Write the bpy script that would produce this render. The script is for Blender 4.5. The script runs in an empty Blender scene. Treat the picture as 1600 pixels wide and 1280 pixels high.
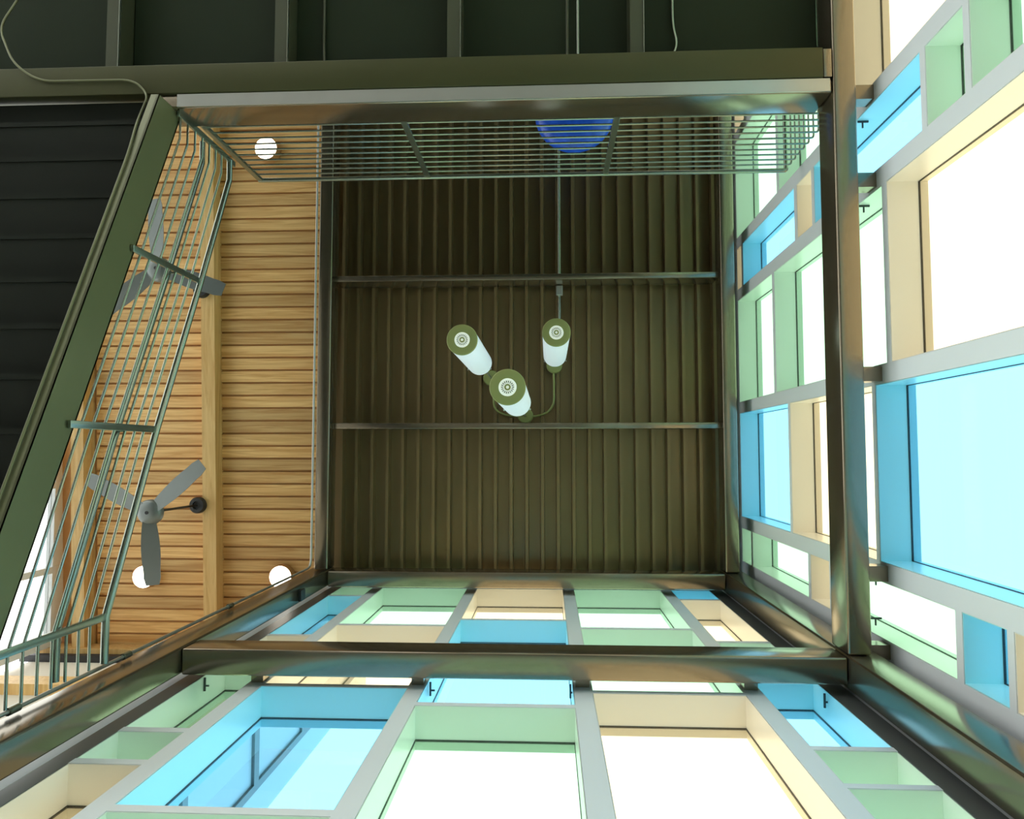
import bpy, bmesh, math, random
from mathutils import Vector, Matrix
random.seed(7)
SC = bpy.context.scene
COL = SC.collection
# ---------------------------------------------------------------- camera, looking almost straight up the stair tower
F_PX = 1150.0
zc = Vector((857.3-800, -(708.6-640), -F_PX)).normalized()
xc = Vector((1.0, -0.00006, 0.0)); xc = (xc - zc*xc.dot(zc)).normalized()
yc = zc.cross(xc)
R = Matrix((xc, yc, zc))            # rows: world axes seen from the camera  ->  camera-to-world rotation
cam_data = bpy.data.cameras.new('camera')
cam_data.sensor_fit = 'HORIZONTAL'; cam_data.sensor_width = 36.0
cam_data.lens = F_PX/1600.0*36.0
cam_data.clip_start = 0.02; cam_data.clip_end = 500
cam = bpy.data.objects.new('camera', cam_data); COL.objects.link(cam)
cam.matrix_world = R.to_4x4()
SC.camera = cam
# ---------------------------------------------------------------- sky and exposure
w = bpy.data.worlds.new('overcast_sky'); SC.world = w; w.use_nodes = True
nt = w.node_tree; bg = nt.nodes['Background']
bg.inputs[0].default_value = (0.97, 0.985, 1.0, 1); bg.inputs[1].default_value = 3.6
SC.view_settings.view_transform = 'Standard'
SC.view_settings.look = 'None'
SC.view_settings.exposure = 0.0
SC.view_settings.gamma = 1.0
SC.view_settings.use_curve_mapping = False
SC.cycles.max_bounces = 10
SC.cycles.diffuse_bounces = 6
SC.cycles.glossy_bounces = 4
SC.cycles.transparent_max_bounces = 16
SC.cycles.caustics_reflective = False
SC.cycles.caustics_refractive = False

# ---------------------------------------------------------------- materials
def srgb(r, g, b):
    f = lambda c: (c/255/12.92) if c/255 <= 0.04045 else ((c/255+0.055)/1.055)**2.4
    return (f(r), f(g), f(b), 1)

def mat(name, col, rough=0.5, metal=0.0, var=0.0, scale=6.0, bump=0.0, stretch=None, emis=None, estr=0.0, spec=0.5):
    m = bpy.data.materials.new(name); m.use_nodes = True
    n = m.node_tree.nodes; l = m.node_tree.links; p = n['Principled BSDF']
    p.inputs['Base Color'].default_value = col
    p.inputs['Roughness'].default_value = rough
    p.inputs['Metallic'].default_value = metal
    p.inputs['Specular IOR Level'].default_value = spec
    if emis:
        p.inputs['Emission Color'].default_value = emis; p.inputs['Emission Strength'].default_value = estr
    if var or bump:
        tc = n.new('ShaderNodeTexCoord'); mp = n.new('ShaderNodeMapping'); nz = n.new('ShaderNodeTexNoise')
        mp.inputs['Scale'].default_value = stretch or (1, 1, 1)
        nz.inputs['Scale'].default_value = scale; nz.inputs['Detail'].default_value = 5
        l.new(tc.outputs['Object'], mp.inputs[0]); l.new(mp.outputs[0], nz.inputs['Vector'])
        if var:
            mx = n.new('ShaderNodeMix'); mx.data_type = 'RGBA'
            mx.inputs[6].default_value = tuple(c*(1-var) for c in col[:3])+(1,)
            mx.inputs[7].default_value = tuple(min(1, c*(1+var)) for c in col[:3])+(1,)
            l.new(nz.outputs[0], mx.inputs[0]); l.new(mx.outputs[2], p.inputs['Base Color'])
        if bump:
            b = n.new('ShaderNodeBump'); b.inputs['Strength'].default_value = bump; b.inputs['Distance'].default_value = 0.01
            l.new(nz.outputs[0], b.inputs['Height']); l.new(b.outputs[0], p.inputs['Normal'])
    return m

def glass(name, tint, refl=0.05):
    m = bpy.data.materials.new(name); m.use_nodes = True
    n = m.node_tree.nodes; l = m.node_tree.links
    n.remove(n['Principled BSDF'])
    t = n.new('ShaderNodeBsdfTransparent'); t.inputs[0].default_value = tuple(math.sqrt(c) for c in tint)+(1,)
    g = n.new('ShaderNodeBsdfGlossy'); g.inputs['Roughness'].default_value = 0.03
    fr = n.new('ShaderNodeFresnel'); fr.inputs[0].default_value = 1.3
    mx = n.new('ShaderNodeMixShader')
    ge = n.new('ShaderNodeNewGeometry'); inv = n.new('ShaderNodeMath'); inv.operation = 'SUBTRACT'; inv.inputs[0].default_value = 1.0
    mu = n.new('ShaderNodeMath'); mu.operation = 'MULTIPLY'      # only the outer face of the pane mirrors
    l.new(ge.outputs['Backfacing'], inv.inputs[1]); l.new(fr.outputs[0], mu.inputs[0]); l.new(inv.outputs[0], mu.inputs[1])
    l.new(mu.outputs[0], mx.inputs[0]); l.new(t.outputs[0], mx.inputs[1]); l.new(g.outputs[0], mx.inputs[2])
    l.new(mx.outputs[0], n['Material Output'].inputs[0])
    return m

def wood_mat(name, c1, c2, axis='X'):
    m = bpy.data.materials.new(name); m.use_nodes = True
    n = m.node_tree.nodes; l = m.node_tree.links; p = n['Principled BSDF']
    tc = n.new('ShaderNodeTexCoord'); mp = n.new('ShaderNodeMapping')
    mp.inputs['Scale'].default_value = (0.7, 14, 14) if axis == 'X' else (14, 0.7, 14)
    inf = n.new('ShaderNodeObjectInfo')
    ad = n.new('ShaderNodeVectorMath'); ad.operation = 'ADD'
    sc = n.new('ShaderNodeMath'); sc.operation = 'MULTIPLY'; sc.inputs[1].default_value = 37.0
    l.new(inf.outputs['Random'], sc.inputs[0])
    l.new(tc.outputs['Object'], ad.inputs[0]); l.new(sc.outputs[0], ad.inputs[1])
    l.new(ad.outputs[0], mp.inputs[0])
    nz = n.new('ShaderNodeTexNoise'); nz.inputs['Scale'].default_value = 1.6; nz.inputs['Detail'].default_value = 6; nz.inputs['Distortion'].default_value = 1.2
    l.new(mp.outputs[0], nz.inputs['Vector'])
    cr = n.new('ShaderNodeValToRGB'); cr.color_ramp.elements[0].position = 0.32; cr.color_ramp.elements[1].position = 0.68
    cr.color_ramp.elements[0].color = c1; cr.color_ramp.elements[1].color = c2
    l.new(nz.outputs[0], cr.inputs[0])
    hs = n.new('ShaderNodeHueSaturation')
    mr = n.new('ShaderNodeMapRange'); mr.inputs['To Min'].default_value = 0.8; mr.inputs['To Max'].default_value = 1.15
    l.new(inf.outputs['Random'], mr.inputs[0]); l.new(mr.outputs[0], hs.inputs['Value']); l.new(cr.outputs[0], hs.inputs['Color'])
    l.new(hs.outputs[0], p.inputs['Base Color']); p.inputs['Roughness'].default_value = 0.45
    return m

M = {}
M['steel'] = mat('bronze_grey_steel_paint', (0.27, 0.225, 0.165, 1), 0.2, 0.88, 0.08, 3.0)
M['fascia'] = mat('olive_fascia_paint', (0.065, 0.065, 0.026, 1), 0.42, 0.3, 0.1, 2.0, spec=0.25)
M['stringer'] = mat('olive_stringer_paint', (0.15, 0.155, 0.075, 1), 0.35, 0.4, 0.1, 2.0)
M['galv'] = mat('satin_grey_steel', (0.50, 0.50, 0.47, 1), 0.3, 0.8, 0.1, 4.0)
M['rail'] = mat('railing_grey_green_paint', (0.30, 0.33, 0.27, 1), 0.24, 0.85)
M['deck'] = mat('bronze_roof_deck_metal', (0.25, 0.175, 0.085, 1), 0.30, 0.55, 0.12, 2.0, spec=0.3)
M['dark'] = mat('dark_green_black_paint', (0.018, 0.02, 0.015, 1), 0.6, 0.0, 0.15, 2.0, spec=0.12)
M['soffit'] = mat('landing_soffit_paint', (0.022, 0.03, 0.016, 1), 0.6, 0.0, 0.15, 1.5, spec=0.12)
M['joist'] = mat('joist_paint', (0.06, 0.065, 0.035, 1), 0.45, 0.2, 0.1, 2)
M['alu'] = mat('pale_grey_mullion_paint', (0.86, 0.89, 0.92, 1), 0.40, 0.0, 0.03, 2)
M['edge'] = mat('dark_mullion_paint', (0.17, 0.18, 0.18, 1), 0.35, 0.4)  # darker copy of the mullion paint, for the shade behind the columns
M['gasket'] = mat('dark_gasket', (0.05, 0.05, 0.05, 1), 0.6)
M['bracket'] = mat('dark_bracket', (0.05, 0.06, 0.06, 1), 0.5, 0.3)
COLS = {'blue': (0.55, 0.90, 0.90, 1), 'green': (0.80, 0.87, 0.80, 1), 'tan': (0.88, 0.85, 0.78, 1)}
TINT = {'blue': (0.185, 0.47, 0.66), 'green': (0.36, 0.61, 0.39), 'tan': (0.68, 0.575, 0.345)}
for k in COLS:
    M['rev_'+k] = mat(k+'_reveal_paint', COLS[k], 0.28, 0.0, 0.03, 1.5)
    M['pane_'+k] = glass(k+'_tinted_glass', TINT[k])
M['clear'] = glass('light_grey_glass', (0.72, 0.74, 0.70))
M['slat'] = wood_mat('honey_wood_slat', srgb(206, 152, 84), srgb(242, 200, 132), 'X')
M['beamwood'] = wood_mat('glulam_wood', srgb(214, 168, 98), srgb(238, 200, 134), 'Y')
M['backing'] = mat('shadowed_wood_backing', srgb(190, 140, 84), 0.7, 0, 0.15, 4)  # one wood tone, a bit darker than the slats
M['floor'] = mat('grey_concrete_floor', (0.20, 0.19, 0.17, 1), 0.5, 0, 0.08, 1.0)
M['plaster'] = mat('cream_plaster', (0.80, 0.74, 0.62, 1), 0.7, 0, 0.03, 2)
M['white'] = mat('white_panel', (0.82, 0.84, 0.84, 1), 0.45)
M['ground'] = mat('pale_snowy_ground', (0.62, 0.63, 0.64, 1), 0.9, 0, 0.08, 0.5)
M['lampglow'] = mat('glowing_lamp_lens', (1, 1, 1, 1), 0.4, 0, emis=(1.0, 0.93, 0.80, 1), estr=9.0)
M['tube'] = mat('frosted_glass_tube', (0.74, 0.80, 0.85, 1), 0.35, 0, emis=(0.78, 0.92, 1.0, 1), estr=0.30)
M['lens'] = mat('pendant_lens', (0.85, 0.88, 0.78, 1), 0.3, 0, emis=(0.92, 0.97, 0.82, 1), estr=0.35)
M['olive'] = mat('olive_painted_metal', (0.30, 0.32, 0.11, 1), 0.45, 0.2)
M['fan'] = mat('brushed_fan_grey', (0.21, 0.23, 0.22, 1), 0.35, 0.5)
M['bluebowl'] = mat('mottled_blue_glass', (0.02, 0.09, 0.55, 1), 0.25, 0, 0.6, 9.0, emis=(0.02, 0.12, 0.85, 1), estr=0.05)
M['black'] = mat('matt_black', (0.02, 0.02, 0.02, 1), 0.5)

# ---------------------------------------------------------------- builders
class MB:
    def __init__(s): s.bm = bmesh.new()
    def box(s, x0, x1, y0, y1, z0, z1, bev=0.0):
        vs = [s.bm.verts.new((x, y, z)) for x in (x0, x1) for y in (y0, y1) for z in (z0, z1)]
        fs = [s.bm.faces.new([vs[i] for i in q]) for q in ((0,1,3,2),(4,6,7,5),(0,4,5,1),(2,3,7,6),(0,2,6,4),(1,5,7,3))]
        if bev:
            es = {e for f in fs for e in f.edges}
            bmesh.ops.bevel(s.bm, geom=list(es), offset=bev, segments=3, profile=0.5, affect='EDGES')
        return s
    def prism(s, pts, vec):            # polygon extruded along vec
        a = [s.bm.verts.new(p) for p in pts]; b = [s.bm.verts.new(Vector(p)+Vector(vec)) for p in pts]
        n = len(pts)
        s.bm.faces.new(a); s.bm.faces.new(b[::-1])
        for i in range(n): s.bm.faces.new((a[i], b[i], b[(i+1) % n], a[(i+1) % n]))
        return s
    def ring(s, c, r, n, ax=None):
        return None
    def tube(s, pts, r, n=10, caps=True):
        pts = [Vector(p) for p in pts]
        prev = None; rings = []
        up = None
        for i, p in enumerate(pts):
            if i == 0: t = pts[1]-pts[0]
            elif i == len(pts)-1: t = pts[-1]-pts[-2]
            else: t = (pts[i+1]-p).normalized()+(p-pts[i-1]).normalized()
            t.normalize()
            if up is None:
                up = t.orthogonal().normalized()
            up = (up - t*up.dot(t)).normalized()
            bn = t.cross(up)
            rings.append([s.bm.verts.new(p+(up*math.cos(a)+bn*math.sin(a))*r) for a in [2*math.pi*k/n for k in range(n)]])
        for a, b in zip(rings, rings[1:]):
            for k in range(n): s.bm.faces.new((a[k], a[(k+1) % n], b[(k+1) % n], b[k]))
        if caps:
            s.bm.faces.new(rings[0][::-1]); s.bm.faces.new(rings[-1])
        return s
    def lathe(s, cx, cy, prof, n=40, z0=0):     # profile of (radius, z)
        rs = []
        for r, z in prof:
            if r < 1e-6: rs.append([s.bm.verts.new((cx, cy, z+z0))])
            else: rs.append([s.bm.verts.new((cx+r*math.cos(2*math.pi*k/n), cy+r*math.sin(2*math.pi*k/n), z+z0)) for k in range(n)])
        for a, b in zip(rs, rs[1:]):
            for k in range(n):
                k2 = (k+1) % n
                if len(a) == 1 and len(b) == 1: continue
                if len(a) == 1: s.bm.faces.new((a[0], b[k], b[k2]))
                elif len(b) == 1: s.bm.faces.new((a[k], a[k2], b[0]))
                else: s.bm.faces.new((a[k], a[k2], b[k2], b[k]))
        return s
    def build(s, name, m, parent=None, smooth=False):
        me = bpy.data.meshes.new(name)
        bmesh.ops.recalc_face_normals(s.bm, faces=s.bm.faces)
        s.bm.to_mesh(me); s.bm.free()
        me.materials.append(m)
        if smooth:
            me.polygons.foreach_set('use_smooth', [True]*len(me.polygons))
            try: me.set_sharp_from_angle(angle=math.radians(40))
            except Exception: pass
        o = bpy.data.objects.new(name, me); COL.objects.link(o)
        if parent: o.parent = parent
        return o
def tag(o, label=None, cat=None, group=None, kind=None):
    if label: o['label'] = label
    if cat: o['category'] = cat
    if group: o['group'] = group
    if kind: o['kind'] = kind
    return o
def empty(name, loc=(0, 0, 0)):
    o = bpy.data.objects.new(name, None); COL.objects.link(o); o.location = loc; o.empty_display_size = 0.1
    return o
def arc(c, r, a0, a1, n, z):
    return [(c[0]+r*math.cos(math.radians(a0+(a1-a0)*i/n)), c[1]+r*math.sin(math.radians(a0+(a1-a0)*i/n)), z) for i in range(n+1)]
def rounded(pts, r=0.06, n=5):
    pts = [Vector(p) for p in pts]; out = [pts[0]]
    for i in range(1, len(pts)-1):
        a, b, c = pts[i-1], pts[i], pts[i+1]
        ra = min(r, (a-b).length*0.45); rc = min(r, (c-b).length*0.45)
        p0 = b+(a-b).normalized()*ra; p1 = b+(c-b).normalized()*rc
        for k in range(n+1):
            t = k/n; out.append(p0*(1-t)**2+b*2*t*(1-t)+p1*t*t)
    out.append(pts[-1]); return out

FL = -1.5        # floor height, the camera is at 0
XL, XR, YB, YT = -2.262, 1.757, 1.20, -2.31    # tower steel, inner faces (image down is +Y)
XW, YW, DP = 2.05, 1.43, 0.19                  # front planes of the two glazed walls, reveal depth
Z1, ZR, ZD = 4.50, 7.50, 7.93

# ================================================================ SETTING
g = MB().box(-9, XW+0.3, -9, 2.6, FL-0.2, FL).build('floor', M['floor']); tag(g, 'grey concrete hall floor under the stair tower', kind='structure')
g = MB().box(-60, 60, -60, 60, FL-0.5, FL-0.22).build('ground', M['ground']); tag(g, 'pale open ground outside the glazed walls', 'ground', kind='structure')

# ---- glazed walls --------------------------------------------------
ZTOP = 8.15
# mullion lines along each wall: (edge, edge)
MR = [(-5.75, -5.63), (-4.62, -4.50), (-3.50, -3.39), (-2.33, -2.215), (-1.765, -1.65), (-0.545, -0.431), (0.67, 0.787), (1.14, 1.25)]
MBt = [(-2.33, -2.225), (-1.875, -1.775), (-0.863, -0.765), (0.148, 0.257), (1.165, 1.272), (1.672, 1.80)]
T = 0.046
def fill(zlast):                 # plausible courses below the frame of the picture
    out = []; z = zlast
    while z > FL+0.5:
        z -= random.choice((0.45, 0.9, 1.3)); z = max(z, FL)
        out.append(z)
    return out
WR = [  # per bay: list of (z_top, z_bottom, colour)
    ('second bay behind the landing', [(8.0, 6.9, 'green'), (6.85, 5.4, 'blue'), (5.35, 4.0, 'tan'), (3.95, 2.2, 'green')]),
    ('first bay behind the landing', [(8.0, 7.62, 'tan'), (7.57, 6.1, 'green'), (6.05, 4.6, 'blue'), (4.55, 3.0, 'green')]),
    ('third bay behind the landing', [(8.0, 7.62, 'tan'), (7.57, 6.1, 'green'), (6.05, 4.6, 'blue'), (4.55, 3.0, 'green')]),
    ('tall bay beside the landing rail', [(8.0, 6.585, 'green'), (6.53, 4.96, 'green'), (4.907, 2.7, 'tan')]),
    ('narrow upper bay of stacked small cells', [(8.0, 7.82, 'tan'), (7.765, 6.135, 'blue'), (6.07, 5.73, 'tan'), (5.675, 4.046, 'blue'), (3.99, 3.623, 'green'), (3.57, 2.6, 'green')]),
    ('wide bay above the middle', [(8.0, 6.78, 'green'), (6.72, 4.545, 'green'), (4.487, 2.7, 'tan')]),
    ('wide bay below the middle', [(8.0, 6.41, 'blue'), (6.36, 4.765, 'tan'), (4.715, 2.6, 'blue')]),
    ('narrow bay beside the corner column', [(8.0, 7.645, 'green'), (7.6, 6.0, 'green'), (5.95, 5.56, 'tan'), (5.51, 3.883, 'green'), (3.822, 3.46, 'blue'), (3.41, 2.7, 'tan')]),
]
del WR[2]
WB = [
    ('narrow bay beside the left column', [(7.88, 7.455, 'green'), (7.41, 5.835, 'blue'), (5.795, 5.1, 'tan'), (5.05, 3.842, 'green'), (3.785, 3.445, 'green'), (3.391, 2.7, 'tan')]),
    ('wide bay left of the centre', [(7.88, 6.215, 'green'), (6.17, 4.6, 'tan'), (4.55, 3.009, 'blue'), (2.955, 1.6, 'green')]),
    ('centre bay', [(7.88, 6.455, 'tan'), (6.41, 4.30, 'blue'), (4.247, 2.6, 'green')]),
    ('wide bay right of the centre', [(7.88, 6.18, 'green'), (6.135, 4.56, 'green'), (4.513, 2.934, 'tan')]),
    ('narrow bay beside the right column', [(7.88, 7.415, 'blue'), (7.37, 5.79, 'tan'), (5.745, 4.9, 'green'), (4.85, 3.764, 'blue'), (3.717, 3.353, 'green'), (3.309, 2.7, 'green')]),
]
TONE = {'blue': 'sky-blue', 'green': 'leaf-green', 'tan': 'sand-coloured'}
ORD = ['topmost', 'second from the top', 'third from the top', 'fourth from the top', 'fifth from the top', 'sixth from the top', 'seventh from the top', 'eighth from the top', 'ninth from the top', 'tenth from the top', 'eleventh from the top', 'twelfth from the top', 'thirteenth from the top', 'fourteenth from the top']
wn = [0]
def wbox(b, side, a0, a1, d0, d1, z0, z1):
    if side == 'right': b.box(XW+d0, XW+d1, a0, a1, z0, z1)
    else: b.box(a0, a1, YW+d0, YW+d1, z0, z1)
def glazed_wall(side, mull, bays, wallname, walllabel):
    wall = empty(wallname, (XW, -1, FL) if side == 'right' else (0, YW, FL)); tag(wall, walllabel, kind='structure')
    off = -Vector(wall.location)
    def part(b, name, m):
        o = b.build(name, m, wall); o.data.transform(Matrix.Translation(off)); return o
    for a0, a1 in mull:
        b = MB(); wbox(b, side, a0, a1, 0, DP+0.06, FL, ZTOP); part(b, 'mullion', M['edge'] if (side == 'lower' and a0 in (-2.33, 1.672)) else M['alu'])
    for (bn, cells), (m0, m1) in zip(bays, zip(mull, mull[1:])):
        a0, a1 = m0[1], m1[0]
        cells = list(cells)
        z = cells[-1][1]-T; k = 0
        while z > FL+0.6:
            h = random.choice((0.4, 1.2, 1.6)); zb = max(z-h, FL+0.1)
            cells.append((z, zb, ('blue', 'tan', 'green')[(k+len(cells)) % 3])); z = zb-T; k += 1
        # head above the first cell and transoms between
        b = MB(); wbox(b, side, a0, a1, 0, DP+0.06, cells[0][0], ZTOP); part(b, 'transom', M['alu'])
        for (zt, zb, c), (zt2, _, _) in zip(cells, cells[1:]):
            b = MB(); wbox(b, side, a0, a1, 0.0, DP+0.06, zt2, zb); part(b, 'transom', M['alu'])
        b = MB(); wbox(b, side, a0, a1, 0.0, DP+0.06, FL, cells[-1][1]); part(b, 'transom', M['alu'])
        for i, (zt, zb, c) in enumerate(cells):
            wn[0] += 1
            e = 0.0015; t = 0.004
            b = MB()
            for (p0, p1, q0, q1) in ((a0+e, a0+e+t, zb+e, zt-e), (a1-e-t, a1-e, zb+e, zt-e), (a0+e+t, a1-e-t, zt-e-t, zt-e), (a0+e+t, a1-e-t, zb+e, zb+e+t)):
                wbox(b, side, p0, p1, 0.003, DP+0.055, q0, q1)
            wd = b.build('window_%d' % wn[0], M['rev_'+c])
            tag(wd, '%s framed window cell, %s in the %s of the %s glazed wall' % (TONE[c], ORD[i], bn, side if side == 'right' else 'lower'), kind='structure')
            s = 0.0085
            b = MB()
            for (p0, p1, q0, q1) in ((a0+e+t, a0+s, zb+e+t, zt-e-t), (a1-s, a1-e-t, zb+e+t, zt-e-t), (a0+s, a1-s, zt-s, zt-e-t), (a0+s, a1-s, zb+e+t, zb+s)):
                wbox(b, side, p0, p1, DP-0.002, DP+0.010, q0, q1)
            b.build('gasket', M['gasket'], wd)
            b = MB(); wbox(b, side, a0+s, a1-s, DP, DP+0.006, zb+s, zt-s)
            b.build('pane', M['pane_'+c], wd)
    return wall
wallR = glazed_wall('right', MR, WR, 'wall_right', 'glazed right wall of grey mullions and coloured window boxes')
wallB = glazed_wall('lower', MBt, WB, 'wall_front', 'glazed lower wall of grey mullions and coloured window boxes')
# corner posts of the cladding
o = MB().box(1.80, XW+DP+0.06, YW+0.001, YW+DP+0.06, FL, ZTOP).box(XW+0.001, XW+DP+0.06, 1.25, YW, FL, ZTOP).build('trim_1', M['alu']); tag(o, 'grey corner cladding where the two glazed walls meet', kind='structure')
o = MB().box(-2.47, -2.331, YW, YW+DP+0.06, FL, ZTOP).build('trim_2', M['alu']); tag(o, 'grey cladding strip behind the left column', kind='structure')

# ---- roofs -----------------------------------------------------------
def wood_z(y): return 7.93+0.062*y
roof = MB().box(-2.42, XW+DP+0.06, -7.2, YW+DP+0.06, 8.16, 8.4).build('roof', M['dark']); tag(roof, 'flat roof slab above the tower deck', 'roof', kind='structure')  # added over the deck so no sky leaks in
ceil = empty('ceiling', (0, 0, ZD)); tag(ceil, 'ribbed bronze metal roof deck over the stair tower', kind='structure')
PIT = 0.1685
def deck_sheet(x0, nr, y0, y1):
    # trapezoid ribs running along Y: flat pan, sloped web, narrow low crest
    pr = []; x = x0
    for k in range(nr):
        pr += [(x, 0.10), (x+0.118, 0.10), (x+0.126, 0.0), (x+0.158, 0.0), (x+0.166, 0.10)]
        x += PIT
    pr.append((x-0.0005, 0.10))
    b = MB()
    lo = [[b.bm.verts.new((px, y, pz)) for px, pz in pr] for y in (y0, y1)]
    hi = [[b.bm.verts.new((px, y, pz+0.003)) for px, pz in pr] for y in (y0, y1)]
    n = len(pr)
    for i in range(n-1):
        b.bm.faces.new((lo[0][i], lo[1][i], lo[1][i+1], lo[0][i+1])); b.bm.faces.new((hi[0][i], hi[0][i+1], hi[1][i+1], hi[1][i]))
    for j in (0, 1):
        for i in range(n-1): b.bm.faces.new((lo[j][i], lo[j][i+1], hi[j][i+1], hi[j][i]))
    for i in (0, n-1): b.bm.faces.new((lo[0][i], hi[0][i], hi[1][i], lo[1][i]))
    return b
for (y0, y1) in ((-6.9, -1.86), (-1.86, -0.285), (-0.285, 1.5)):
    x = -2.40
    while x < XR+0.02:
        nr = min(5, int((XR+0.135-x)/PIT))
        if nr < 1: break
        deck_sheet(x, nr, y0+0.002, y1-0.002).build('deck_sheet', M['deck'], ceil)
        x += nr*PIT

# hall wood ceiling: backing, slats and glulam beams
hall = empty('ceiling', (-4, 0, 7.9)); tag(hall, 'slatted honey-coloured wood ceiling of the hall beside the tower', kind='structure')
def hallpart(b, name, m):
    o = b.build(name, m, hall); o.data.transform(Matrix.Translation((4, 0, -7.9))); return o
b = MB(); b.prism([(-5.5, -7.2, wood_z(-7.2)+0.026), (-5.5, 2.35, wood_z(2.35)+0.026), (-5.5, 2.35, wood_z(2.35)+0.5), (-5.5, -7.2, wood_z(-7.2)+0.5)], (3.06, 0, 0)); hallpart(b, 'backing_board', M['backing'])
SP = 0.138; meshes = {}
y = -4.9
while y < 2.12:
    for key, x0, x1 in (('a', -5.0, -3.74), ('b', -3.60, -2.47)):
        if key not in meshes:
            b = MB().box(0, x1-x0, 0, 0.116, 0, 0.022)
            me = bpy.data.meshes.new('slat'); bmesh.ops.recalc_face_normals(b.bm, faces=b.bm.faces); b.bm.to_mesh(me); b.bm.free(); me.materials.append(M['slat']); meshes[key] = me
        o = bpy.data.objects.new('slat', meshes[key]); COL.objects.link(o); o.parent = hall
        o.location = (x0+4, y, wood_z(y)-7.9+random.uniform(0, 0.004)); o.rotation_euler = (math.atan(0.062), 0, 0)
    y += SP
def timber(name, xa0, xa1, xb0, xb1, y0, y1, h, label):
    # bottom face from (xa0..xa1) at y0 to (xb0..xb1) at y1
    b = MB(); v = []
    for (x0, x1, yy) in ((xa0, xa1, y0), (xb0, xb1, y1)):
        z = wood_z(yy)
        v.append([b.bm.verts.new(p) for p in ((x0, yy, z-h), (x1, yy, z-h), (x1, yy, z+0.03), (x0, yy, z+0.03))])
    b.bm.faces.new(v[0]); b.bm.faces.new(v[1][::-1])
    for i in range(4): b.bm.faces.new((v[0][i], v[1][i], v[1][(i+1) % 4], v[0][(i+1) % 4]))
    o = b.build(name, M['beamwood']); tag(o, label, 'beam', 'glulam beams under the wood ceiling'); return o
timber('timber_beam', -3.76, -3.61, -3.72, -3.575, -6.5, 2.15, 0.16, 'honey glulam beam crossing the slatted wood ceiling beside the fans')
timber('timber_beam', -5.17, -5.03, -5.17, -5.03, -6.5, 2.15, 0.19, 'honey glulam beam along the window side of the wood ceiling')

# hall end wall, left window wall, back wall
o = MB().box(-5.5, -2.47, 2.2, 2.32, FL, 8.4).build('wall_end', M['plaster']); tag(o, 'cream plaster end wall of the hall', kind='structure')
o = MB().box(-5.6, -2.48, 2.10, 2.2, 7.82, 8.04).build('timber_beam', M['beamwood']); tag(o, 'short cross beam at the head of the cream end wall', 'beam')
o = MB().box(-5.6, -2.48, 2.13, 2.2, 7.66, 7.74).build('dark_ledge', M['black']); tag(o, 'thin black ledge under the cross beam on the end wall', 'ledge')
o = MB().box(-5.6, -2.48, 2.10, 2.2, 6.62, 6.86).build('timber_beam', M['beamwood']); tag(o, 'lower wood band fixed across the cream end wall', 'beam')
o = MB().box(-2.47, -2.40, 1.7, 2.2, FL, 8.4).build('wall_return', M['plaster']); tag(o, 'short cream return wall behind the left column', kind='structure')
o = MB().box(-2.42, XW+0.3, -7.3, -7.2, FL, 8.4).box(-5.9, -2.42, -7.3, -7.2, 4.8, 8.4).box(-5.9, -2.42, -7.3, -7.2, FL, 0).build('wall_back', M['plaster']); tag(o, 'cream plaster wall behind the landing', kind='structure')
wl = empty('wall_left', (-5.45, 0, FL)); tag(wl, 'tall window wall on the far side of the hall', kind='structure')
def lp(b, n, m):
    o = b.build(n, m, wl); o.data.transform(Matrix.Translation((5.45, 0, -FL))); return o
ys = [-7.2, -5.6, -4.1, -2.6, -1.1, 0.35, 1.27, 2.06]
for yy in ys: lp(MB().box(-5.50, -5.40, yy-0.035, yy+0.035, FL, 7.98), 'post', M['white'])
for z0, z1 in ((7.86, 8.06), (5.4, 5.47), (2.9, 2.97), (0.2, 0.27), (FL, FL+0.1)): lp(MB().box(-5.49, -5.41, -7.2, 2.2, z0, z1), 'rail', M['white'])
for a, c in zip(ys, ys[1:]): lp(MB().box(-5.455, -5.447, a+0.035, c-0.035, FL+0.1, 7.86), 'pane', M['clear'])
for z0 in (): pass

# ---- structural steel -------------------------------------------------
CW = 0.20
def col(x0, x1, y0, y1, label):
    o = MB().box(x0, x1, y0, y1, FL, ZR+0.25, 0.014).build('steel_column', M['steel'], smooth=True); tag(o, label, 'column', 'square steel tower columns'); return o
colR = col(XR, XR+CW, 1.19, 1.19+CW, 'square bronze steel column in the corner of the two glazed walls')
colL = col(XL-CW, XL, 1.19, 1.355, 'square bronze steel column at the left end of the lower glazed wall')
def beam(x0, x1, y0, y1, z0, z1, label, m='steel', bev=0.014, name='steel_beam'):
    o = MB().box(x0, x1, y0, y1, z0, z1, bev).build(name, M[m], smooth=True); tag(o, label, 'beam', None); return o
beam(XL+0.003, XR-0.003, YB, YB+0.16, Z1, Z1+0.23, 'bronze steel cross beam halfway up the lower glazed wall')
beam(XR, XR+0.14, -6.9, 1.187, Z1, Z1+0.26, 'long bronze steel beam halfway up the right glazed wall')
beam(XL+0.003, XR-0.003, YB, YB+0.16, ZR, ZR+0.25, 'bronze ring beam under the roof along the lower wall')
beam(XR, XR+0.14, -6.9, 1.187, ZR, ZR+0.25, 'bronze ring beam under the roof along the right wall')
beam(XL-0.14, XL, -6.9, 1.187, ZR, ZR+0.25, 'bronze ring beam under the roof between deck and wood ceiling')
for yy, lb in ((-1.84, 'upper'), (-0.285, 'lower')):
    beam(XL+0.003, XR-0.003, yy-0.03, yy+0.03, 7.58, 7.90, 'slim bronze purlin across the roof deck, the %s of the two in the picture' % lb, 'steel', 0.005, 'roof_purlin')

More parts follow.
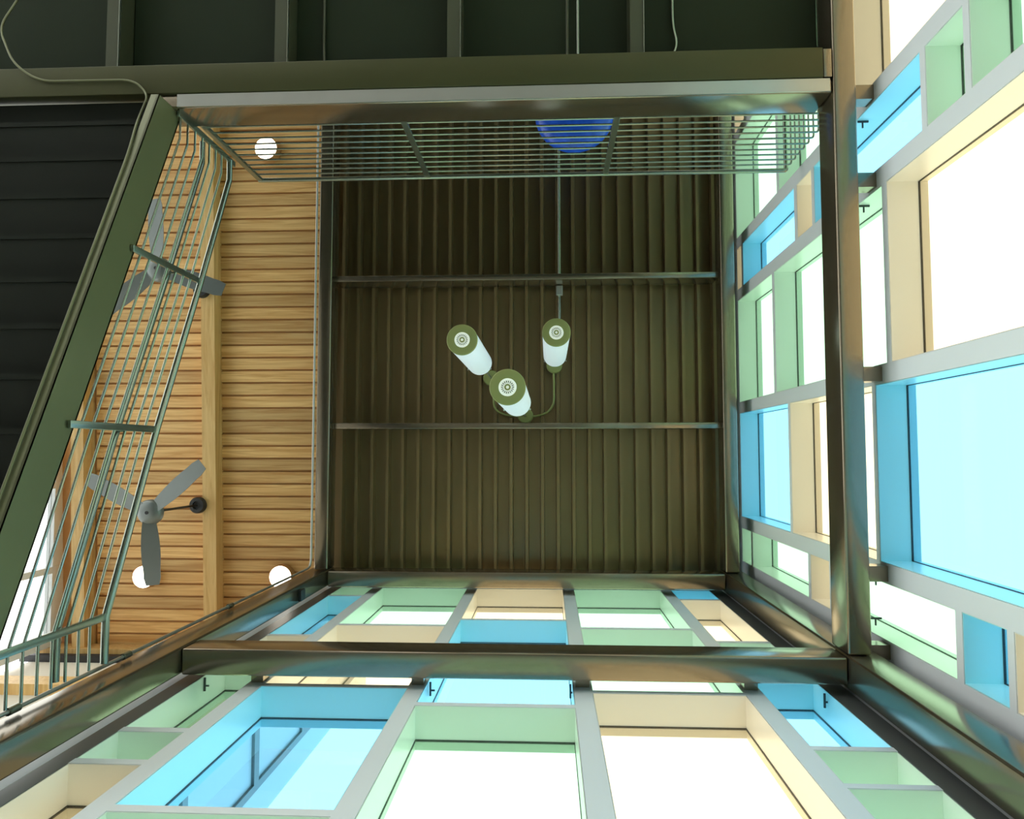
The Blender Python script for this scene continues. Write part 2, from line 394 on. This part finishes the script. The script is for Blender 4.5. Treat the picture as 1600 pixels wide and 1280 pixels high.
# ---- landing ---------------------------------------------------------------
beam(XL-0.25, XR-0.003, -2.31, -2.225, Z1+0.008, 4.79, 'steel edge beam of the landing above its bright trim strip', 'steel', 0.012)
o = MB().box(XL-0.12, XR-0.02, -2.308, -2.227, Z1-0.004, Z1+0.007).build('edge_trim', M['galv']); tag(o, 'bright silver strip along the underside of the landing edge', 'trim')  # paler plate stands in for light caught on the beam's bottom face
beam(-4.6, XR-0.06, -2.505, -2.313, Z1-0.01, 4.74, 'wide olive fascia beam along the landing edge', 'fascia', 0.006)
land = empty('landing', (-1, -4.5, 4.75)); tag(land, 'dark upper landing seen from below with steel joists', 'landing')
def ldp(b, n, m, sm=False):
    o = b.build(n, m, land, sm); o.data.transform(Matrix.Translation((1, 4.5, -4.75))); return o
ldp(MB().box(-4.6, XR-0.003, -6.85, -2.32, 4.742, 4.80), 'deck_plate', M['soffit'])
for xc_ in (-2.85, -1.72, -0.59, 0.58):
    b = MB(); b.box(xc_-0.055, xc_+0.03, -6.8, -2.51, 4.56, 4.568); b.box(xc_+0.022, xc_+0.03, -6.8, -2.51, 4.568, 4.738); b.box(xc_-0.055, xc_+0.03, -6.8, -2.51, 4.73, 4.738)
    ldp(b, 'joist', M['joist'])
    ldp(MB().box(xc_+0.028, xc_+0.034, -6.8, -2.51, 4.552, 4.572), 'joist_lip', M['rail'])  # thin paler strip painting in the highlight along the joist edge
o = MB().box(XR-0.055, XR-0.004, -2.50, -2.32, 4.50, 4.74, 0.004).build('end_plate', M['steel'], smooth=True); tag(o, 'small welded end plate where the fascia meets the right beam', 'plate')

# ---- stairs -----------------------------------------------------------------
SX = -2.42
def st_top(y): return 4.121-0.472*(y+1.151)
def st_bot(y): return 3.806-0.463*(y+1.066)
stair = empty('staircase', (SX, 0.9, 3.1)); tag(stair, 'dark flight of stairs with olive stringer rising to the landing', 'staircase')
def sp(b, n, m, sm=False):
    o = b.build(n, m, stair, sm); o.data.transform(Matrix.Translation((-SX, -0.9, -3.1))); return o
y0, y1 = -2.235, 0.93
for sx, nm in ((SX, 'stringer'), (-4.02, 'stringer')):
    b = MB(); b.prism([(sx, y0, st_bot(y0)), (sx, y1, st_bot(y1)), (sx, y1, st_top(y1)), (sx, y0, st_top(y0))], (-0.012, 0, 0))
    d = -0.05 if sx == SX else 0.05
    b.prism([(sx, y0, st_bot(y0)), (sx, y1, st_bot(y1)), (sx, y1, st_bot(y1)+0.012), (sx, y0, st_bot(y0)+0.012)], (d, 0, 0))
    b.prism([(sx, y0, st_top(y0)-0.012), (sx, y1, st_top(y1)-0.012), (sx, y1, st_top(y1)), (sx, y0, st_top(y0))], (d, 0, 0))
    sp(b, nm, M['stringer'])
GO, RI = 0.2855, 0.1348
for k in range(-3, 8):
    yk = -0.094-GO*k; zk = 3.521+RI*k
    b = MB().box(-4.0, SX-0.055, max(yk-GO, -2.305), yk+0.02, zk+RI-0.012, zk+RI)          # tread
    b.box(-4.0, SX-0.055, yk-0.006, yk, zk-0.02, zk+RI-0.012)                  # riser
    b.box(-4.0, SX-0.055, yk-0.03, yk-0.006, zk-0.02, zk-0.012)                # folded lip
    sp(b, 'tread', M['dark'])
o = MB().box(-4.02, SX-0.05, 0.95, 2.1, 2.92, 3.10).build('lower_landing', M['dark']); tag(o, 'dark half landing at the foot of the flight', 'landing')

# ---- stair railing -----------------------------------------------------------
rl = empty('stair_railing', (SX, -0.1, 3.6)); tag(rl, 'grey-green steel bar railing sloping down beside the stairs', 'railing')
def rp(b, n, m=None, sm=True):
    o = b.build(n, m or M['rail'], rl, sm); o.data.transform(Matrix.Translation((-SX, 0.1, -3.6))); return o
posts = [(-2.215, 4.62, 5.42), (-1.188, 4.145, 4.94), (-0.147, 3.64, 4.42), (0.884, 3.18, 3.955)]
for (yy, zb, zt) in posts:
    rp(MB().box(SX+0.004, SX+0.024, yy-0.02, yy+0.02, zb-0.06, zt, 0.003), 'post')
def rail_line(t):   # t 0 bottom .. 1 top
    pts = []
    for (yy, zb, zt) in posts: pts.append((SX+0.014, yy, zb+(zt-zb)*t))
    top = pts[0]; z_in = pts[1][2]+0.472*0.87
    L = [(SX+0.014, -2.215, z_in), (SX+0.014, -2.06, z_in)] + pts[1:] + [(SX+0.014, 1.135, pts[-1][2])]
    return L
for i, t in enumerate((0.045, 0.17, 0.30, 0.43, 0.565, 0.69, 0.81)):
    if i == 4:
        b = MB().tube([(x-0.05, y, z) for x, y, z in rail_line(t)], 0.019, 12); rp(b, 'handrail')
        b = MB().tube(rail_line(t), 0.0075, 8); rp(b, 'bar')
        for (yy, zb, zt) in posts[1:]: rp(MB().tube([(SX+0.014, yy+0.02, zb+(zt-zb)*t), (SX-0.036, yy+0.02, zb+(zt-zb)*t)], 0.006, 8), 'handrail_bracket')
    else:
        rp(MB().tube(rail_line(t), 0.0075, 8), 'bar')
rp(MB().tube(rail_line(0.985), 0.021, 12), 'top_rail')

# ---- landing railing -----------------------------------------------------------
lr = empty('landing_railing', (-0.3, -2.29, 4.79)); tag(lr, 'steel bar railing along the landing edge below the roof deck', 'railing')
def qp(b, n, m=None):
    o = b.build(n, m or M['rail'], lr, True); o.data.transform(Matrix.Translation((0.3, 2.29, -4.79))); return o
RY = -2.285; ZT = 5.93
for x in (-2.40, -0.99, 0.47): qp(MB().box(x-0.022, x+0.022, RY-0.01, RY+0.012, 4.79, ZT, 0.003), 'post')
for k in range(10):
    z = 4.92+0.098*k
    if z > ZT-0.06: break
    qp(MB().tube(rounded([(-2.40, RY, z), (1.925, RY, z), (1.925, -4.2, z)], 0.02, 3), 0.0075, 8), 'bar')
qp(MB().tube(rounded([(-2.42, RY, ZT), (1.925, RY, ZT), (1.925, -4.2, ZT)], 0.02, 3), 0.018, 12), 'top_rail')
qp(MB().box(1.915, 1.935, -4.22, -4.18, 4.79, ZT, 0.003), 'post'); qp(MB().box(1.915, 1.935, -2.9, -2.86, 4.79, ZT, 0.003), 'post')

# ---- conduits ----------------------------------------------------------------------
def conduit(pts, r, label, m='rail', rad=0.1):
    o = MB().tube(rounded(pts, rad, 6), r, 10).build('conduit', M[m], smooth=True); tag(o, label, 'conduit'); return o
def st_b(y): return 3.806-0.463*(y+1.066)-0.012
conduit([(-3.56, -4.2, 4.70), (-3.54, -3.10, 4.62), (-3.62, -2.81, 4.53), (-3.47, -2.53, 4.475), (-3.29, -2.405, 4.475), (-2.66, -2.40, 4.475), (-2.56, -2.30, 4.475), (-2.485, -2.0, st_b(-2.0)), (-2.467, -1.77, st_b(-1.77)), (-2.467, 0.9, st_b(0.9))], 0.0075, 'thin steel conduit bent over the fascia and down the stringer', 'stringer', 0.1)
conduit([(-1.50, -6, 4.72), (-1.50, -2.72, 4.72), (-1.47, -2.51, 4.66)], 0.010, 'thin cable on the landing soffit between second and third joists', 'joist', 0.05)
conduit([(0.13, -6, 4.70), (0.13, -2.6, 4.70), (0.125, -2.51, 4.66)], 0.010, 'left of the close pair of pipes on the landing soffit', 'joist', 0.05)
conduit([(0.20, -6, 4.70), (0.20, -2.51, 4.70)], 0.010, 'right straight one of the close pair of pipes on the soffit', 'rail', 0.05)
conduit([(0.82, -6, 4.72), (0.82, -2.80, 4.72), (0.85, -2.66, 4.70), (0.78, -2.52, 4.66)], 0.010, 'curled cable end on the landing soffit beside the right joist', 'rail', 0.1)
zc2 = 7.90
conduit([(0.12, -6.8, zc2), (0.12, -2.0, zc2), (0.12, -1.45, zc2)], 0.016, 'dark straight conduit along the roof deck to the lamp box', 'rail')
o = MB().box(0.085, 0.155, -1.84+0.035, -1.70, 7.84, 7.90, 0.006).build('junction_box', M['galv']); tag(o, 'small pale junction box on the deck conduit below the purlin', 'box')
conduit([(-0.59, -0.73, zc2), (-0.593, -0.40, zc2), (0.061, -0.39, zc2), (0.057, -0.86, zc2)], 0.012, 'curved conduit looping across the deck between the pendant canopies', 'olive', 0.28)

# ---- pendants ----------------------------------------------------------------------
def pendant(label):
    t = empty('pendant_lamp'); tag(t, label, 'pendant lamp', 'frosted tube pendants in the tower')
    r = 0.110; H = 1.36
    MB().lathe(0, 0, [(r, 0.012), (r, H), (r-0.004, H), (r-0.004, 0.012), (r, 0.012)], 48).build('glass_tube', M['tube'], t, True)
    MB().lathe(0, 0, [(0.056, 0.004), (r-0.004, 0.0), (r, 0.002), (r+0.002, 0.006), (r+0.002, 0.02), (0.056, 0.02), (0.056, 0.004)], 48).build('bottom_ring', M['olive'], t, True)
    ln = MB().lathe(0, 0, [(0, 0.004), (0.055, 0.004), (0.055, 0.014), (0, 0.014)], 40).build('lens', M['lens'], t)
    b = MB()
    for k in range(18):
        a = 2*math.pi*k/18; q = Vector((math.cos(a), math.sin(a), 0)); s_ = Vector((-q.y, q.x, 0))
        p0 = q*0.026; p1 = q*0.040
        b.prism([tuple(p0-s_*0.0018+Vector((0, 0, 0.002))), tuple(p1-s_*0.003+Vector((0, 0, 0.002))), tuple(p1+s_*0.003+Vector((0, 0, 0.002))), tuple(p0+s_*0.0018+Vector((0, 0, 0.002)))], (0, 0, 0.003))
    b.build('louvre', M['bracket'], ln)
    MB().lathe(0, 0, [(0.010, 0.0015), (0.020, 0.0015), (0.020, 0.0055), (0.010, 0.0055), (0.010, 0.0015)], 24).build('lens_ring', M['olive'], ln)
    MB().lathe(0, 0, [(0, H), (r-0.01, H), (r-0.01, H+0.03), (0.03, H+0.05), (0.03, H+0.05)], 32).build('cap', M['galv'], t, True)
    for k in range(3):
        a = 2*math.pi*k/3+0.5; MB().tube([(r*math.cos(a)*0.95, r*math.sin(a)*0.95, H-0.03), (1.13*r*math.cos(a), 1.13*r*math.sin(a), H-0.03)], 0.007, 8).build('screw', M['galv'], t, True)
    return t, H
pspots = [((-0.619, -0.815, 5.22), 'frosted tube pendant on the left, ending higher than the middle one'),
          ((-0.2505, -0.405, 4.48), 'frosted tube pendant hanging lowest, in the middle of the three'),
          ((0.063, -0.945, 5.72), 'frosted tube pendant on the right, ending highest of the three')]
for loc, lb in pspots:
    t, H = pendant(lb); t.location = loc
    top = ZD-loc[2]
    MB().tube([(0, 0, H+0.04), (0, 0, top-0.02)], 0.012, 10).build('stem', M['galv'], t, True)
    MB().lathe(0, 0, [(0, top-0.05), (0.075, top-0.05), (0.085, top-0.04), (0.085, top-0.002), (0, top-0.002)], 36).build('canopy', M['olive'], t, True)

# ---- ceiling disc lamps ----------------------------------------------------------------
def disc_lamp(x, y, label):
    zl = wood_z(y)-0.11
    t = empty('ceiling_lamp', (x, y, zl)); tag(t, label, 'lamp', 'round cylinder lamps on the wood ceiling')
    zt = wood_z(y)-zl
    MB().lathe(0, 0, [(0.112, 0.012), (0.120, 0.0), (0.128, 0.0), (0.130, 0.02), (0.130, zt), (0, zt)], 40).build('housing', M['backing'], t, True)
    MB().lathe(0, 0, [(0, 0.004), (0.118, 0.004), (0.118, 0.014), (0, 0.014)], 40).build('lens', M['lampglow'], t)
disc_lamp(-3.04, -3.29, 'glowing round lamp seen through the landing railing')
disc_lamp(-4.42, 1.346, 'glowing round lamp near the tip of the lower fan blade')
disc_lamp(-2.90, 1.334, 'glowing round lamp half hidden behind the left column')

# ---- fans ------------------------------------------------------------------------------------
def blade(ang):
    b = MB(); n = 9; rows = []
    for i in range(n+1):
        s_ = i/n; r = 0.06+0.62*s_
        wdt = 0.055+0.030*math.sin(math.pi*min(1, s_*1.3)*0.75) if s_ < 0.97 else 0.06
        tw = math.radians(16-9*s_)
        rows.append([b.bm.verts.new((wdt*sg*math.cos(tw), r, wdt*sg*math.sin(tw)+dz)) for sg in (-1, 1) for dz in (0, 0.006)])
    for a, c in zip(rows, rows[1:]):
        for i, j in ((0, 1), (1, 3), (3, 2), (2, 0)): b.bm.faces.new((a[i], a[j], c[j], c[i]))
    for a in (rows[0], rows[-1]): b.bm.faces.new((a[0], a[1], a[3], a[2]))
    bmesh.ops.rotate(b.bm, verts=b.bm.verts, cent=(0, 0, 0), matrix=Matrix.Rotation(math.radians(ang), 3, 'Z'))
    return b
def fan(loc, angs, ztop, label):
    t = empty('ceiling_fan', loc); tag(t, label, 'fan', 'three-blade ceiling fans on the wood ceiling')
    MB().lathe(0, 0, [(0, -0.03), (0.045, -0.03), (0.095, -0.018), (0.12, 0.015), (0.12, 0.06), (0.06, 0.12), (0.03, 0.16), (0, 0.16)], 32).build('motor_hub', M['fan'], t, True)
    MB().lathe(0, 0, [(0, -0.038), (0.016, -0.038), (0.016, -0.02), (0, -0.02)], 20).build('cap_screw', M['black'], t, True)
    for a in angs:
        bl = blade(a).build('blade', M['fan'], t, True)
    MB().tube([(0, 0, 0.1), (0, 0, ztop-0.05)], 0.012, 10).build('downrod', M['black'], t, True)
    MB().lathe(0, 0, [(0.045, ztop-0.06), (0.075, ztop-0.06), (0.088, ztop-0.04), (0.088, ztop), (0, ztop), (0.0, ztop-0.03), (0.045, ztop-0.03), (0.045, ztop-0.06)], 32).build('canopy', M['black'], t, True)
    return t
fz = 6.80
x, y = -3.767, 0.556
fan((x, y, fz), (-5, 118, -132), wood_z(y)-0.16-fz, 'grey three-blade fan in clear view beside the timber beam')
fz = 6.74
x, y = -3.716, -1.755
fan((x, y, fz), (176, -72, 52), wood_z(y)-0.16-fz, 'grey three-blade fan behind the stair railing bars')

# ---- blue glass bowl over the landing -----------------------------------------------------
t = empty('bowl_lamp', (0.263, -3.37, 7.0)); tag(t, 'big mottled blue glass bowl lamp partly hidden by the landing edge', 'lamp')
b = MB(); pr = [(0, 0.0)]+[(0.39*math.sin(math.radians(a)), 0.17*(1-math.cos(math.radians(a)))) for a in range(12, 91, 13)]+[(0.39, 0.17), (0.375, 0.17), (0, 0.03)]
b.lathe(0, 0, pr, 48).build('glass_bowl', M['bluebowl'], t, True)
MB().tube([(0, 0, 0.03), (0, 0, 0.92)], 0.01, 8).build('stem', M['galv'], t, True)

# ---- blocks added at mullions to stand for the shade of the beams ----------------------------------------------
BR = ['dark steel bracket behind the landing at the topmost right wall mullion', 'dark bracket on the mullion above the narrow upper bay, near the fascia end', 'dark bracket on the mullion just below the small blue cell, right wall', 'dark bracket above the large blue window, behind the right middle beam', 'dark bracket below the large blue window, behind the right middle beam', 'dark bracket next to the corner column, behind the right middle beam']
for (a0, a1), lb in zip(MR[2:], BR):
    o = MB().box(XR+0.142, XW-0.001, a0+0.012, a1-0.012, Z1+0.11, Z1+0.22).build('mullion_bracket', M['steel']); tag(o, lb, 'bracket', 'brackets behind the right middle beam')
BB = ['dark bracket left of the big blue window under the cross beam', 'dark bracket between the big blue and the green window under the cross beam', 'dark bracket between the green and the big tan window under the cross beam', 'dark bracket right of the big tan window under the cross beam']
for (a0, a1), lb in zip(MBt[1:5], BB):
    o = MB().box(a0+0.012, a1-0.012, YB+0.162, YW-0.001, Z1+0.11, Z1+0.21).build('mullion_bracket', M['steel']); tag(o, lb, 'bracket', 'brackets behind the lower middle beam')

# ---- exterior return screen seen through the big blue pane --------------------------------------
ex = empty('exterior_screen', (-1.95, 1.75, 0)); tag(ex, 'white panelled screen outside with dark frame lines behind the blue pane', 'screen')
def ep(b, n, m):
    o = b.build(n, m, ex); o.data.transform(Matrix.Translation((1.95, -1.75, 0))); return o
for z0, z1 in ((2.6, 3.9), (3.96, 4.86), (4.94, 5.8), (5.88, 7.8)): ep(MB().box(-1.98, -1.95, 1.76, 2.17, z0, z1), 'panel', M['white'])
for z0, z1 in ((3.90, 3.96), (4.86, 4.94), (5.80, 5.88), (7.8, 7.9)): ep(MB().box(-1.985, -1.93, 1.76, 2.17, z0, z1), 'frame_rail', M['fan'])
ep(MB().box(-1.985, -1.93, 2.17, 2.22, 2.6, 7.9), 'frame_post', M['fan'])
ep(MB().box(-1.98, -1.95, 2.22, 2.45, 2.6, 7.9), 'panel', M['white'])

# ---- conduit up the left column and along the ring beam, fixings ----------------------------------
cdt = empty('conduit', (-2.44, 1.165, FL)); tag(cdt, 'pale conduit climbing the left column and turning along the ring beam', 'conduit')
def cp(b, n, m):
    o = b.build(n, m, cdt, True); o.data.transform(Matrix.Translation((2.44, -1.165, -FL))); return o
cp(MB().tube(rounded([(-2.44, 1.165, FL), (-2.44, 1.165, 7.47), (-2.422, 1.10, 7.47), (-2.418, -6.8, 7.47)], 0.09, 6), 0.011, 10), 'pipe', M['galv'])
for z in (3.31, 4.21, 5.6): cp(MB().tube([(-2.44, 1.165, z-0.035), (-2.44, 1.165, z+0.035)], 0.019, 12), 'coupling', M['rail'])
o = MB().box(XL+0.001, XL+0.03, 1.235, 1.335, 6.62, 6.74, 0.006).build('sensor_box', M['black']); tag(o, 'small black box fixed on the left column below the ring beam', 'box')
def pin(wall, p, axis):
    off = -Vector(wall.location); b = MB(); x, y, z = p
    if axis == 'X': b.box(x, x+0.07, y, y+0.012, z, z+0.008); b.tube([(x+0.03, y+0.012, z), (x+0.03, y+0.05, z)], 0.006, 8)
    else: b.box(x, x+0.012, y, y+0.085, z, z+0.008); b.tube([(x+0.012, y+0.05, z), (x+0.035, y+0.05, z)], 0.006, 8)
    o = b.build('fixing_pin', M['bracket'], wall); o.data.transform(Matrix.Translation(off))
pin(wallR, (2.06, -2.209, 4.88), 'X'); pin(wallR, (2.06, -1.644, 4.90), 'X'); pin(wallR, (2.06, 0.792, 4.88), 'X'); pin(wallR, (2.06, 1.05, 4.90), 'X')
pin(wallB, (-2.218, 1.44, 4.72), 'Y'); pin(wallB, (1.645, 1.44, 4.60), 'Y'); pin(wallB, (-0.755, 1.44, 4.70), 'Y'); pin(wallB, (0.125, 1.44, 4.70), 'Y')
